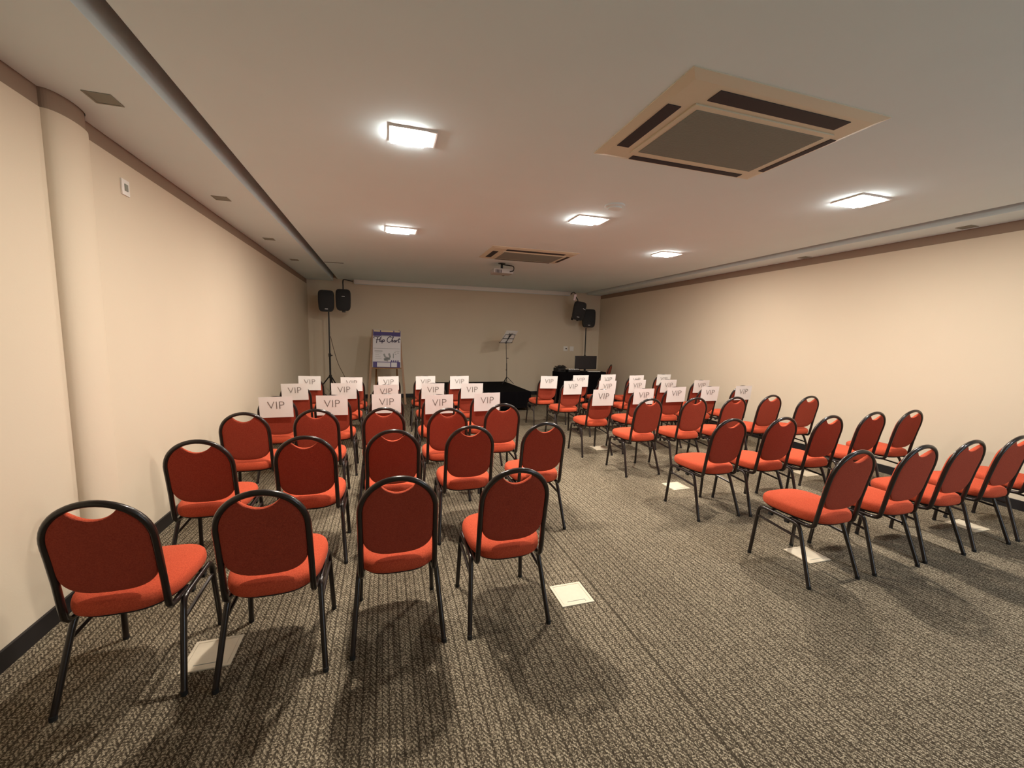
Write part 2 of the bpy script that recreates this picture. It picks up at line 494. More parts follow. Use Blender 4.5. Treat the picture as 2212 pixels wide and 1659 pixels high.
# projector hanging from the ceiling
t = thing('projector', 'white projector hanging from a short ceiling mount before the screen case', 'projector', (1.90, 6.85, ZC))
bm = nbm(); box(bm, -.17, .17, -.13, .13, -.180, -.100, bev=.02); bd = obj('body', bm, M['proj'], t)
bm = nbm(); lathe(bm, [(.036, 0), (.036, .03), (.028, .032)], seg=20, mtx=Matrix.Translation((.07, .125, -.15)) @ Matrix.Rotation(-PI / 2, 4, 'X')); obj('lens', bm, M['screen'], bd)
for k in range(5):
    pass
bm = nbm()
for k in range(5): box(bm, -.14 + k * .022, -.128 + k * .022, -.133, -.128, -.175, -.125)
obj('air_vent', bm, M['dark'], bd, False)
bm = nbm(); lathe(bm, [(.06, 0), (.06, -.01), (.02, -.014), (.02, -.09), (.05, -.095), (.05, -.1)]); obj('mount', bm, M['black_metal'], t)
bm = nbm()
for sx, sy_ in ((-1, -1), (1, -1), (1, 1), (-1, 1)): tube(bm, [(0, 0, -.085), (sx * .10, sy_ * .08, -.11)], .007, 6)
obj('mount_arms', bm, M['black_metal'], t)
bm = nbm(); tube(bm, curve_pts([(-.04, -.02, -.002), (.02, -.05, -.03), (.10, -.08, -.04), (.17, -.11, -.06), (.16, -.14, -.13), (.10, -.14, -.15)]), .008, 6); obj('cable', bm, M['rubber'], t)

# retracted screen case
t = thing('screen_case', 'long white retracted projection screen case along the top of the front wall', 'projector screen', (0, 0, 0))
bm = nbm(); box(bm, -.650, 4.74, YB - .088, YB - .003, ZC - .088, ZC, bev=.006); obj('case', bm, M['white'], t)
bm = nbm(); box(bm, -.635, 4.725, YB - .06, YB - .03, ZC - .095, ZC - .087); obj('screen_edge', bm, M['ceiling'], t)

# ------------------------------------------------------------------ wall plates
def plate(name, label, cat, loc, w, h, normal, hole=True, rz=0):
    t = thing(name, label, cat, loc)
    bm = nbm()
    if normal == 'x': box(bm, 0, .010, -w / 2, w / 2, -h / 2, h / 2, bev=.002)
    else: box(bm, -w / 2, w / 2, -.010, 0, -h / 2, h / 2, bev=.002)
    obj('cover', bm, M['white'], t)
    if hole:
        bm = nbm()
        if normal == 'x': box(bm, .008, .014, -w * .2, w * .22, -h * .22, h * .22, bev=.001)
        else: box(bm, -w * .02, w * .28, -.013, -.008, -h * .13, h * .13, bev=.001)
        obj('socket', bm, M['grille'] if normal == 'x' else M['dark'], t)
    return t
plate('wall_socket', 'small white socket high on the left wall beyond the pilaster', 'wall socket', (XL, 3.49, 2.44), .085, .10, 'x')
plate('wall_socket', 'left of two white plates on the front wall, with dark socket', 'wall socket', (4.69, YB, 1.245), .12, .12, 'y')
plate('wall_plate', 'right of two plates on the front wall, blank cream cover', 'wall plate', (4.875, YB, 1.245), .11, .12, 'y', hole=False)

# ------------------------------------------------------------------ floor boxes
def floor_box():
    t = thing('floor_box', '', 'floor box', (0, 0, 0), 0, 'square power boxes set flush in the carpet')
    bm = nbm(); s = .10; f = .014
    box(bm, -s, s, -s, -s + f, 0, .005); box(bm, -s, s, s - f, s, 0, .005)
    box(bm, -s, -s + f, -s + f, s - f, 0, .005); box(bm, s - f, s, -s + f, s - f, 0, .005)
    obj('rim', bm, M['plate'], t, False)
    bm = nbm(); box(bm, -s + f + .0015, s - f - .0015, -s + f + .0015, s - f - .0015, 0, .0042); ld = obj('lid', bm, M['plate'], t, False)
    bm = nbm(); box(bm, -.055, .055, -.068, -.064, .0035, .0048); box(bm, .052, .055, -.084, -.066, .0035, .0048)
    obj('cable_flap', bm, M['grille'], ld, False)
    return t
fb0 = floor_box()
FBX = [(1.044, 2.085, 0, 'ivory square floor box in the aisle right of the nearest left row'),
       (-.79, 2.115, 0, 'ivory floor box under the nearest left row between its two leftmost chairs'),
       (2.89, 2.06, 0, 'ivory floor box under the nearest chair of the right block'),
       (4.72, 2.06, 0, 'ivory floor box under the right end of the nearest right row'),
       (2.90, 3.48, 0, 'ivory floor box beside the first chair of the second right row'),
       (4.70, 3.47, 0, 'ivory floor box behind the fourth chair of the second right row'),
       (2.86, 5.02, 0, 'ivory floor box beneath the fourth right row')]
for k, (x, y, rz, lab) in enumerate(FBX):
    t = fb0 if k == 0 else dup(fb0)
    t['label'] = lab; t.location = (x, y, 0); t.rotation_euler.z = rz

# ------------------------------------------------------------------ banquet chair (origin on the floor, faces +y)
def back_y(z):
    t = (z - .385) / .486
    return -.190 - .104 * t + .010 * math.sin(PI * min(1, max(0, t)))
def make_chair():
    t = thing('banquet_chair', '', 'chair')
    R = .0130
    # back frame: bent tube, an arch on top, hooking forward under the seat
    pts = []
    L = [(-.168, -.045, .372), (-.168, -.13, .368), (-.168, -.172, .374), (-.169, -.189, .392), (-.169, back_y(.44), .44), (-.168, back_y(.55), .55), (-.168, back_y(.66), .66)]
    pts += L
    for k in range(0, 25):
        a = PI - k / 24 * PI
        z = .708 + .171 * math.sin(a) ** 0.94 if 0 < k < 24 else .708
        pts.append((.168 * math.cos(a), back_y(z), z))
    pts += [(-x, y, z) for x, y, z in L[::-1]]
    bm = nbm(); tube(bm, pts, R, 12); obj('back_frame', bm, M['metal'], t)
    # backrest pad
    def outline():
        o = []
        hw = .1595
        # from the right bottom clockwise seen from the front, closed
        nb = 18
        for k in range(nb + 1):                      # bottom, right to left
            a = k / nb * PI
            o.append((hw * math.copysign(abs(math.cos(a)) ** .68, math.cos(a)), .590 - .106 * math.sin(a) ** .9))
        o.append((-hw, .65)); o.append((-hw, .68))
        na = 10
        for k in range(1, na + 1):                   # left shoulder following the arch
            a = PI - k / na * math.radians(61)
            o.append((.1595 * math.cos(a), .708 + .162 * math.sin(a) ** .94))
        cxx = abs(o[-1][0]); cz = o[-1][1]
        nd = 10
        for k in range(1, nd):                       # hand hole dip
            s = -1 + 2 * k / nd
            o.append((s * cxx, cz - .043 * (1 - abs(s) ** 2.2)))
        for k in range(na, 0, -1):
            a = k / na * math.radians(61)
            o.append((.1595 * math.cos(a), .708 + .162 * math.sin(a) ** .94))
        o.append((hw, .68)); o.append((hw, .65))
        return o
    O = outline(); cz = .70
    def loop(scale, dy, dz=0):
        out = []
        for x, z in O:
            xx = x * scale; zz = cz + (z - cz) * scale + dz
            th = 1 if dy <= 0 else 1 - .55 * max(0, min(1, (zz - .77) / .08))
            out.append(Vector((xx, back_y(zz) + dy * th, zz)))
        return out
    def loopb(inset, dy):
        return loop(1 - inset / .16, dy)
    bm = nbm()
    rings_to_solid(bm, [loopb(.10, -.004), loopb(.004, -.004), loopb(.0, .0), loopb(0.0, .014), loopb(.004, .022),
                        loopb(.014, .030), loopb(.035, .037), loopb(.07, .042), loopb(.11, .044)])
    bk = obj('backrest', bm, M['fabric'], t)
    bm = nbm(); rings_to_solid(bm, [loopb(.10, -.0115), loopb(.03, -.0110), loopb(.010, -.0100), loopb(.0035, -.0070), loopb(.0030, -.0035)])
    bc = obj('back_shade_cover', bm, M['fabric_back_shade'], bk); bc['label'] = 'rear cover darkened with painted shade'  # thin layer that paints the shaded rear of the pad
    # seat cushion
    def seat_loop(sc, z, crown=0):
        out = []
        n = 48
        for k in range(n):
            a = 2 * PI * k / n
            c, s = math.cos(a), math.sin(a)
            ex = 2 / 3.2
            x = math.copysign(abs(c) ** ex, c); y = math.copysign(abs(s) ** ex, s)
            w = .196 + .009 * y
            yy = .000 + y * .232
            if y < 0: w *= 1 - .06 * y * y
            out.append(Vector((x * w * sc, yy * sc, z - crown * y * .004)))
        return out
    bm = nbm()
    rings_to_solid(bm, [seat_loop(.86, .398), seat_loop(.955, .399), seat_loop(.985, .404), seat_loop(1.0, .416), seat_loop(1.0, .432), seat_loop(.985, .446),
                        seat_loop(.95, .456), seat_loop(.86, .464), seat_loop(.7, .470), seat_loop(.45, .4745), seat_loop(.2, .476)])
    obj('seat', bm, M['fabric'], t)
    bm = nbm(); rings_to_solid(bm, [seat_loop(.80, .384), seat_loop(.90, .386), seat_loop(.93, .399)]); obj('seat_pan', bm, M['rubber'], t)
    # side frames: top rail bending down into both legs
    for s in (-1, 1):
        xr = .1845 * s
        fr = curve_pts([(xr, .150, .3675), (xr + s * .001, .175, .360), (xr + s * .003, .190, .336), (xr + s * .004, .196, .300)], 5)
        bm = nbm(); tube(bm, fr + [(s * .200, .224, .012)], .0124, 10); leg = obj('leg', bm, M['metal'], t)
        bm = nbm(); lathe(bm, [(.0128, 0), (.0132, .012), (.0126, .020)], s * .200, .2245, 12); obj('foot_cap', bm, M['rubber'], leg)
        rr = curve_pts([(xr, -.075, .361), (xr, -.098, .352), (xr + s * .003, -.116, .326), (xr + s * .006, -.130, .290)], 5)
        bm = nbm(); tube(bm, rr + [(s * .213, -.224, .012)], .0124, 10); leg = obj('leg', bm, M['metal'], t)
        bm = nbm(); lathe(bm, [(.0128, 0), (.0132, .012), (.0126, .020)], s * .213, -.2245, 12); obj('foot_cap', bm, M['rubber'], leg)
        bm = nbm(); tube(bm, [(xr, .152, .3675), (xr, .04, .3655), (xr, -.077, .361)], .0124, 10); obj('side_rail', bm, M['metal'], t)
        bm = nbm(); tube(bm, [(xr + s * .004, .197, .298), (xr + s * .004, -.127, .272)], .0085, 8); obj('stretcher', bm, M['metal'], t)
        for yy in (.10, -.02):
            bm = nbm(); box(bm, xr - .010, xr + .010, yy - .014, yy + .014, .338, .357, bev=.003); obj('stacking_bumper', bm, M['rubber'], t)
    for yy in (.10, -.04):
        bm = nbm(); tube(bm, [(-.18, yy, .374), (.18, yy, .374)], .009, 8); obj('cross_rail', bm, M['metal'], t)
    return t
chair0 = make_chair()
first = [True]
def place_chair(x, y, rz, label, group):
    if first[0]: t = chair0; first[0] = False
    else: t = dup(chair0)
    t['label'] = label; t['group'] = group
    t.location = (x, y, 0); t.rotation_euler = (0, 0, rz)
    return t

# ------------------------------------------------------------------ VIP sign
TILT = math.atan(.104 / .486)
vip_me = text_mesh('VIP', .112)
vip_me.materials.append(M['ink'])
def make_sign():
    t = thing('paper_sign', '', 'sign', (0, 0, 0), 0)
    bm = nbm()
    nx, nz = 10, 6
    g = [[[bm.verts.new(((i / nx - .5) * .297, off - .004 * math.sin(i / nx * PI) * (1 - j / nz), -(j / nz) * .21)) for i in range(nx + 1)] for j in range(nz + 1)] for off in (0, .0006)]
    for j in range(nz):
        for i in range(nx):
            for k in (0, 1): bm.faces.new((g[k][j][i], g[k][j][i + 1], g[k][j + 1][i + 1], g[k][j + 1][i]))
    for j in range(nz):
        for i in (0, nx): bm.faces.new((g[0][j][i], g[0][j + 1][i], g[1][j + 1][i], g[1][j][i]))
    for i in range(nx):
        for j in (0, nz): bm.faces.new((g[0][j][i], g[0][j][i + 1], g[1][j][i + 1], g[1][j][i]))
    sh = obj('sheet', bm, M['paper'], t)
    le = bpy.data.objects.new('lettering', vip_me); C.objects.link(le); le.parent = t
    le.rotation_euler = (PI / 2, 0, 0)
    le.location = (0, -.0052, -.088)
    le.scale = (1.02, 1, 1)
    return t
sign0 = make_sign(); sfirst = [True]
def place_sign(x, y, z, rz, roll, label, group):
    if sfirst[0]: t = sign0; sfirst[0] = False
    else: t = dup(sign0)
    t['label'] = label; t['group'] = group
    t.location = (x, y, z)
    t.rotation_mode = 'XYZ'
    t.rotation_euler = Matrix.Rotation(rz, 3, 'Z').to_4x4().to_quaternion().to_matrix().to_4x4().to_euler()
    m = Matrix.Rotation(rz, 4, 'Z') @ Matrix.Rotation(TILT * .55, 4, 'X') @ Matrix.Rotation(roll, 4, 'Y')
    t.rotation_euler = m.to_euler('XYZ')
    return t

ORD = ['first', 'second', 'third', 'fourth', 'fifth', 'sixth']
ROWN = ['nearest row', 'second row', 'third row', 'fourth row', 'fifth row', 'farthest row']
LEFT = [
    [(-1.03, 2.115, 0), (-.484, 2.09, 0), (.052, 2.13, 0), (.605, 2.115, .0)],
    [(-1.043, 3.035, 0), (-.474, 3.01, 0), (.047, 3.08, 0), (.576, 3.10, 0), (1.142, 3.10, .0)],
    [(-1.058, 3.92, 0), (-.55, 3.98, 0), (-.011, 3.96, 0), (.525, 3.84, 0), (1.071, 4.0, 0)]]
LP = [[(-1.021, 4.478, .888), (-.517, 4.501, .888), (.014, 4.528, .888), (.552, 4.393, .888), (1.096, 4.468, .888)],
      [(-1.06, 5.57, .895), (-.497, 5.57, .895), (.011, 5.384, .888), (.607, 5.476, .888), (1.121, 5.421, .888)],
      [(-1.042, 6.54, .894), (-.463, 6.394, .888), (.051, 6.476, .888), (.603, 6.473, .888), (1.127, 6.45, .888)]]
RIGHT = [
    [(2.708, 1.97, 0), (3.285, 1.965, 0), (3.815, 1.978, 0), (4.39, 1.99, 0), (4.96, 2.0, 0)],
    [(2.73, 2.94, 0), (3.25, 2.905, 0), (3.775, 2.885, 0), (4.43, 2.945, 0), (4.98, 2.95, 0)],
    [(2.75, 4.07, 0), (3.335, 4.05, 0), (3.868, 4.02, 0), (4.49, 4.09, 0), (4.92, 3.945, 0)]]
RP = [[(2.624, 4.562, .888), (3.223, 4.579, .888), (3.799, 4.669, .888), (4.371, 4.675, .888), (4.972, 4.682, .888)],
      [(2.686, 5.581, .888), (3.253, 5.553, .888), (3.813, 5.603, .888), (4.381, 5.579, .888), (4.922, 5.46, .888)],
      [(2.608, 6.328, .888), (3.252, 6.459, .888), (3.841, 6.55, .888), (4.303, 6.362, .888), (4.979, 6.492, .888)]]
def run_block(side, rows, papers):
    start = 'from the left wall' if side == 'left' else 'from the aisle'
    for r, row in enumerate(rows):
        for c, (x, y, rz) in enumerate(row):
            place_chair(x, y, rz, 'red padded chair, bare back, %s block, %s, %s %s' % (side, ROWN[r], ORD[c], start),
                        'chairs of the %s block' % side)
    for r, row in enumerate(papers):
        rr = r + len(rows)
        for c, (x, y, z) in enumerate(row):
            roll = random.uniform(-.02, .02); rz = random.uniform(-.03, .03)
            place_chair(x, y + .318, 0, 'red chair behind VIP sheet, %s block, %s, %s %s' % (side, ROWN[rr], ORD[c], start),
                        'chairs of the %s block' % side)
            place_sign(x, y - .004, z, rz, roll, 'white VIP sheet, %s block, %s, %s %s' % (side, ROWN[rr], ORD[c], start),
                       'VIP sheets taped to chair backs')
run_block('left', LEFT, LP)
run_block('right', RIGHT, RP)
place_chair(5.225, 9.37, math.radians(48), 'single red chair turned sideways behind the black table by the right wall', 'single chair behind the table')

# ------------------------------------------------------------------ stage
t = thing('stage_platform', 'low stage platform hidden under a black cloth, before the front wall', 'stage', (0, 0, 0))
SX0, SX1, SY0, SY1, SZ = 1.10, 2.91, 8.02, 9.99, .40
bm = nbm()
# cloth: top and skirt hanging with shallow folds, hem above the floor
def skirt_loop(z, amp):
    out = []
    per = [(SX0, SY0), (SX1, SY0), (SX1, SY1), (SX0, SY1)]
    for e in range(4):
        (x0, y0), (x1, y1) = per[e], per[(e + 1) % 4]
        n = 40
        nx_, ny_ = (y1 - y0), -(x1 - x0); l = math.hypot(nx_, ny_)
        for k in range(n):
            f = k / n
            a = amp * (math.sin(f * 55 + e) + .6 * math.sin(f * 23 + 2 * e)) * min(1, 8 * f, 8 * (1 - f))
            out.append(Vector((x0 + (x1 - x0) * f + nx_ / l * a, y0 + (y1 - y0) * f + ny_ / l * a, z)))
    return out
rings_to_solid(bm, [skirt_loop(.06, .012), skirt_loop(.2, .008), skirt_loop(.37, .002), skirt_loop(SZ - .004, 0), [Vector((v.x * .998 + .004, v.y * .999 + .009, SZ)) for v in skirt_loop(SZ, 0)]])
obj('cloth', bm, M['cloth'], t)
for sx in (SX0 + .06, (SX0 + SX1) / 2, SX1 - .06):
    for sy_ in (SY0 + .08, SY1 - .1):
        bm = nbm(); tube(bm, [(sx, sy_, 0), (sx, sy_, .1)], .022, 10); obj('leg', bm, M['black_metal'], t)

# ------------------------------------------------------------------ music stand
t = thing('music_stand', 'thin black music stand holding a white sheet on the stage', 'music stand', (2.80, 9.47, SZ))
bm = nbm(); tube(bm, [(0, 0, .06), (-.01, 0, .50)], .010, 8); obj('lower_pole', bm, M['black_metal'], t)
bm = nbm(); tube(bm, [(-.01, 0, .48), (-.035, 0, .985)], .007, 8); obj('upper_pole', bm, M['black_metal'], t)
for k, a in enumerate((-25, 95, 215)):
    a = math.radians(a)
    bm = nbm(); tube(bm, [(0, 0, .175), (.17 * math.cos(a), .17 * math.sin(a), .008)], .007, 8); leg = obj('leg', bm, M['black_metal'], t)
    tube_b = nbm(); tube(tube_b, [(0, 0, .055), (.10 * math.cos(a), .10 * math.sin(a), .077)], .004, 6); obj('brace', tube_b, M['black_metal'], leg)
for z, s in ((.335, 1), (.62, -1)):
    bm = nbm(); tube(bm, [(-.01, 0, z - .2 + .2), (s * -.032, -.008, z)], .008, 8); obj('knob', bm, M['rubber'], t)
# desk plane: u along the ledge, v up the slope
a, tl = math.radians(33), math.radians(36)
U = Vector((math.cos(a), math.sin(a), 0)); V = Vector((math.sin(tl) * math.sin(a), -math.sin(tl) * math.cos(a), math.cos(tl)))
O3 = Vector((-.037, 0, .985))
W = U.cross(V)
P3 = lambda u, v, w=0: O3 + U * u + V * v + W * w
bm = nbm()
tube(bm, [P3(-.225, 0), P3(.225, 0)], .006, 6); tube(bm, [P3(-.225, 0), P3(-.225, 0, -.035)], .005, 6); tube(bm, [P3(.225, 0), P3(.225, 0, -.035)], .005, 6)
tube(bm, [P3(-.20, .12), P3(.20, .12)], .005, 6); tube(bm, [P3(-.175, .24), P3(.175, .24)], .005, 6)
tube(bm, [P3(-.225, 0), P3(-.175, .24)], .004, 6); tube(bm, [P3(.225, 0), P3(.175, .24)], .004, 6)
obj('desk_frame', bm, M['black_metal'], t)
bm = nbm(); tube(bm, [P3(0, 0), P3(0, .27)], .009, 8); tube(bm, [P3(0, .12), P3(-.06, .28)], .005, 6); tube(bm, [P3(0, .12), P3(.06, .28)], .005, 6); box(bm, -.02, .02, -.015, .015, -.02, .03, mtx=Matrix.Translation(O3))
obj('desk_spine', bm, M['black_metal'], t)
bm = nbm()
q = [P3(-.205, .0, -.010), P3(.205, .0, -.010), P3(.21, .345, -.010), P3(-.21, .345, -.010)]
rings_to_solid(bm, [q, [p + W * .001 for p in q]])
sh = obj('sheet_music', bm, M['paper'], None, False)
sh.location = (2.80, 9.47, SZ)
tag(sh, 'blank white sheet resting on the music stand desk', 'paper')

# ------------------------------------------------------------------ loudspeakers
def speaker_parts(t, hw, hh, dp, z0, badge_z):
    """front faces -y; base of the cabinet at z0"""
    def lp(y, sx, sz):
        out = []
        n = 32
        for k in range(n):
            a = 2 * PI * k / n; c, s = math.cos(a), math.sin(a); ex = 2 / 5.5
            x = math.copysign(abs(c) ** ex, c); z = math.copysign(abs(s) ** ex, s)
            taper = 1 - .10 * max(0, -z) ** 2
            out.append(Vector((x * hw * sx * taper, y, z0 + hh + z * hh * sz)))
        return out
    bm = nbm(); rings_to_solid(bm, [lp(-dp / 2, .93, .96), lp(-dp / 2 + .02, 1, 1), lp(0, .98, .99), lp(dp / 2 - .03, .74, .93), lp(dp / 2, .62, .88)])
    cab = obj('cabinet', bm, M['speaker'], t)
    bm = nbm(); rings_to_solid(bm, [lp(-dp / 2 - .010, .80, .86), lp(-dp / 2 - .006, .88, .92), lp(-dp / 2 + .004, .90, .93)]); gr = obj('front_grille', bm, M['spk_grille'], t)
    bm = nbm(); box(bm, -.030, .030, -dp / 2 - .014, -dp / 2 - .008, z0 + badge_z - .007, z0 + badge_z + .007, bev=.003); obj('badge', bm, M['silver'], gr)
    return cab
def tripod_stand(label, loc, top, group, rad=.46):
    t = thing('speaker_stand', label, 'speaker stand', loc, 0, group)
    bm = nbm(); tube(bm, [(0, 0, .10), (0, 0, 1.05)], .019, 12); obj('lower_pole', bm, M['black_metal'], t)
    bm = nbm(); tube(bm, [(0, 0, 1.03), (0, 0, top)], .015, 12); obj('upper_pole', bm, M['black_metal'], t)
    bm = nbm(); tube(bm, [(0, 0, 1.02), (0, 0, 1.09)], .027, 12); obj('collar', bm, M['black_metal'], t)
    bm = nbm(); tube(bm, [(.02, -.02, 1.05), (.055, -.03, 1.05)], .011, 8); obj('knob', bm, M['rubber'], t)
    bm = nbm(); tube(bm, [(0, 0, .56), (0, 0, .63)], .030, 12); obj('hub', bm, M['black_metal'], t)
    for ad in (-65, 55, 175):
        a = math.radians(ad); c, s = math.cos(a), math.sin(a)
        bm = nbm(); tube(bm, [(.02 * c, .02 * s, .60), (rad * c, rad * s, .015)], .013, 8); leg = obj('leg', bm, M['black_metal'], t)
        bm = nbm(); tube(bm, [(.02 * c, .02 * s, .14), (rad * .54 * c, rad * .54 * s, .30)], .008, 6); obj('brace', bm, M['black_metal'], leg)
        bm = nbm(); lathe(bm, [(.016, 0), (.018, .018), (.014, .03)], rad * c, rad * s, 10); obj('rubber_foot', bm, M['rubber'], leg)
    return t
tripod_stand('black tripod speaker stand in the left corner behind the VIP chairs', (-1.12, 9.60, 0), 1.965, 'speaker stands')
tripod_stand('black tripod speaker stand in the right corner behind the black table', (5.11, 9.97, 0), 1.81, 'speaker stands', .27)
t = thing('loudspeaker', 'black loudspeaker on the left tripod stand, badge at its bottom', 'speaker', (-1.165, 9.60, 1.965), math.radians(8), 'black loudspeakers')
speaker_parts(t, .155, .222, .26, 0, .055)
t = thing('loudspeaker', 'black loudspeaker hanging from a ceiling pipe, right of the left tripod speaker', 'speaker', (-.83, 9.66, 2.0), math.radians(4), 'black loudspeakers')
speaker_parts(t, .150, .225, .26, 0, .30)
bm = nbm(); tube(bm, curve_pts([(0, .02, .43), (0, .02, .52), (0, .03, .63), (.03, .10, .675), (.195, .56, .70)], 4), .013, 8); obj('hanging_pipe', bm, M['black_metal'], t)
bm = nbm(); box(bm, -.03, .04, -.06, .02, -.03, .01, bev=.005); obj('bracket', bm, M['black_metal'], t)
t = thing('loudspeaker', 'tilted black loudspeaker hanging below the right end of the screen case', 'speaker', (4.70, 9.70, 2.0), math.radians(-20), 'black loudspeakers')
t.rotation_euler = (math.radians(10), math.radians(9), math.radians(-18))
speaker_parts(t, .155, .232, .26, 0, .085)
bm = nbm(); box(bm, -.035, .035, -.145, -.138, .315, .327, mtx=Matrix.Rotation(.35, 4, 'Y'), bev=.002); obj('upper_badge', bm, M['silver'], t)
inv = (Matrix.Translation((4.70, 9.70, 2.0)) @ t.rotation_euler.to_matrix().to_4x4()).inverted()
end = [inv @ Vector(p) for p in ((4.63, 9.68, 2.58), (4.66, 9.78, 2.67), (4.70, 9.98, 2.71), (4.762, 10.24, 2.69))]
bm = nbm(); tube(bm, curve_pts([Vector((-.06, .02, .44)), Vector((-.09, .01, .50))] + end, 4), .012, 8); obj('hanging_pipe', bm, M['black_metal'], t)
bm = nbm()
box(bm, -.20, -.15, -.10, -.07, .47, .62); obj('wall_bracket', bm, M['silver'], t)
bm = nbm(); tube(bm, [(-.12, .02, -.03), (-.11, .02, .06)], .030, 10); tube(bm, [(.02, .02, -.03), (.02, .02, .04)], .03, 10); obj('clamp', bm, M['rubber'], t)
t = thing('loudspeaker', 'black loudspeaker on the right tripod stand above the monitor', 'speaker', (5.15, 9.95, 1.815), math.radians(-14), 'black loudspeakers')
speaker_parts(t, .170, .238, .26, 0, .06)

bm = nbm(); tube(bm, curve_pts([(-1.10, 9.63, 1.45), (-1.04, 9.66, 1.15), (-.97, 9.75, .85), (-.84, 9.9, .50), (-.78, 10.0, .2), (-.6, 10.1, .01)], 8), .006, 6)
tag(obj('speaker_cable', bm, M['wire']), 'thin brown cable hanging from the left speaker stand', 'cable')

# ------------------------------------------------------------------ flip chart easel
t = thing('easel', 'wooden easel holding the flip chart poster before the front wall', 'easel', (.04, 9.42, 0), 0)
def bar(bm, p, q, w, d):
    p, q = Vector(p), Vector(q); z = (q - p).normalized(); x = Vector((1, 0, 0)); y = z.cross(x).normalized(); x = y.cross(z)
    rings_to_solid(bm, [[P + x * a_ * w / 2 + y * b_ * d / 2 for a_, b_ in ((-1, -1), (1, -1), (1, 1), (-1, 1))] for P in (p, q)])
for s in (-1, 1):
    bm = nbm(); bar(bm, (s * .385, -.20, 0), (s * .275, .175, 1.62), .045, .022); obj('front_leg', bm, M['wood'], t, False)
    bm = nbm(); bar(bm, (s * .25, .62, 0), (s * .20, .20, 1.45), .035, .022); obj('rear_leg', bm, M['wood'], t, False)
bm = nbm(); box(bm, -.31, .31, -.045, .02, .775, .80); obj('tray', bm, M['wood'], t, False)
bm = nbm(); box(bm, -.27, .27, .165, .19, 1.55, 1.60); obj('top_rail', bm, M['wood'], t, False)

t = thing('flip_chart', 'white and purple printed Flip Chart poster propped on the wooden easel', 'poster', (.04, 9.362, .805), 0)
lean = math.atan(.19 / .80)
t.rotation_euler = (-lean, math.radians(1.2), 0)
PW, PH = .585, .83
hw = PW / 2
bm = nbm(); box(bm, -hw, hw, -.002, .010, 0, PH); sheet = obj('sheet', bm, M['poster'], t, False)
def printed(name, m, rects, y=-.0032):
    bm = nbm()
    for (x0, x1, z0, z1) in rects: box(bm, x0, x1, y, -.0019, z0, z1)
    return obj(name, bm, m, sheet, False)
printed('purple_top_band', M['purple'], [(-hw + .005, hw - .005, PH - .135, PH - .006)])
printed('beige_clips', M['brass'], [(-hw + .02, -.145, PH - .042, PH - .010), (-.125, .135, PH - .042, PH - .010), (.155, hw - .02, PH - .042, PH - .010)], y=-.0045)
printed('purple_bottom_band', M['purple'], [(-hw + .010, hw - .008, .0, .125)])
printed('white_boxes', M['poster'], [(-.20, .075, .012, .110), (.095, .215, .012, .112)], y=-.0045)
bm = nbm()
for k, x in enumerate((.10, .145, .19, .235)):
    lathe(bm, [(.012, 0), (.010, .004)], seg=12, mtx=Matrix.Translation((x, -.0035, .155)) @ Matrix.Rotation(PI / 2, 4, 'X'))
    box(bm, x - .018, x + .018, -.0034, -.0019, .125, .142)
obj('audience_print', bm, M['purple'], sheet, False)
bm = nbm()
for (x0, z0, x1, z1, w) in ((-.06, .30, -.03, .22, .035), (-.03, .22, .06, .19, .05), (-.06, .18, .07, .20, .05), (.045, .31, .075, .22, .04), (-.05, .17, .03, .15, .04)):
    d = Vector((x1 - x0, 0, z1 - z0)); n_ = Vector((-d.z, 0, d.x)).normalized() * w / 2
    q = [Vector((x0, -.0034, z0)) - n_, Vector((x1, -.0034, z1)) - n_, Vector((x1, -.0034, z1)) + n_, Vector((x0, -.0034, z0)) + n_]
    rings_to_solid(bm, [q, [p + Vector((0, .0015, 0)) for p in q]])
obj('picture', bm, M['grey_print'], sheet, False)
bm = nbm()
for (x0, x1, z0, z1) in ((-.275, .275, .415, .423), (-.255, -.09, .350, .368), (-.24, -.11, .315, .321), (-.24, -.16, .275, .281), (-.24, -.13, .235, .241), (-.24, -.11, .195, .201),
                         (.165, .265, .360, .368), (.15, .19, .325, .337), (.215, .255, .318, .330), (.17, .20, .29, .302), (.128, .148, .21, .31), (-.12, .10, PH - .128, PH - .116)):
    box(bm, x0, x1, -.0034, -.0019, z0, z1)
obj('small_print', bm, M['grey_print'], sheet, False)
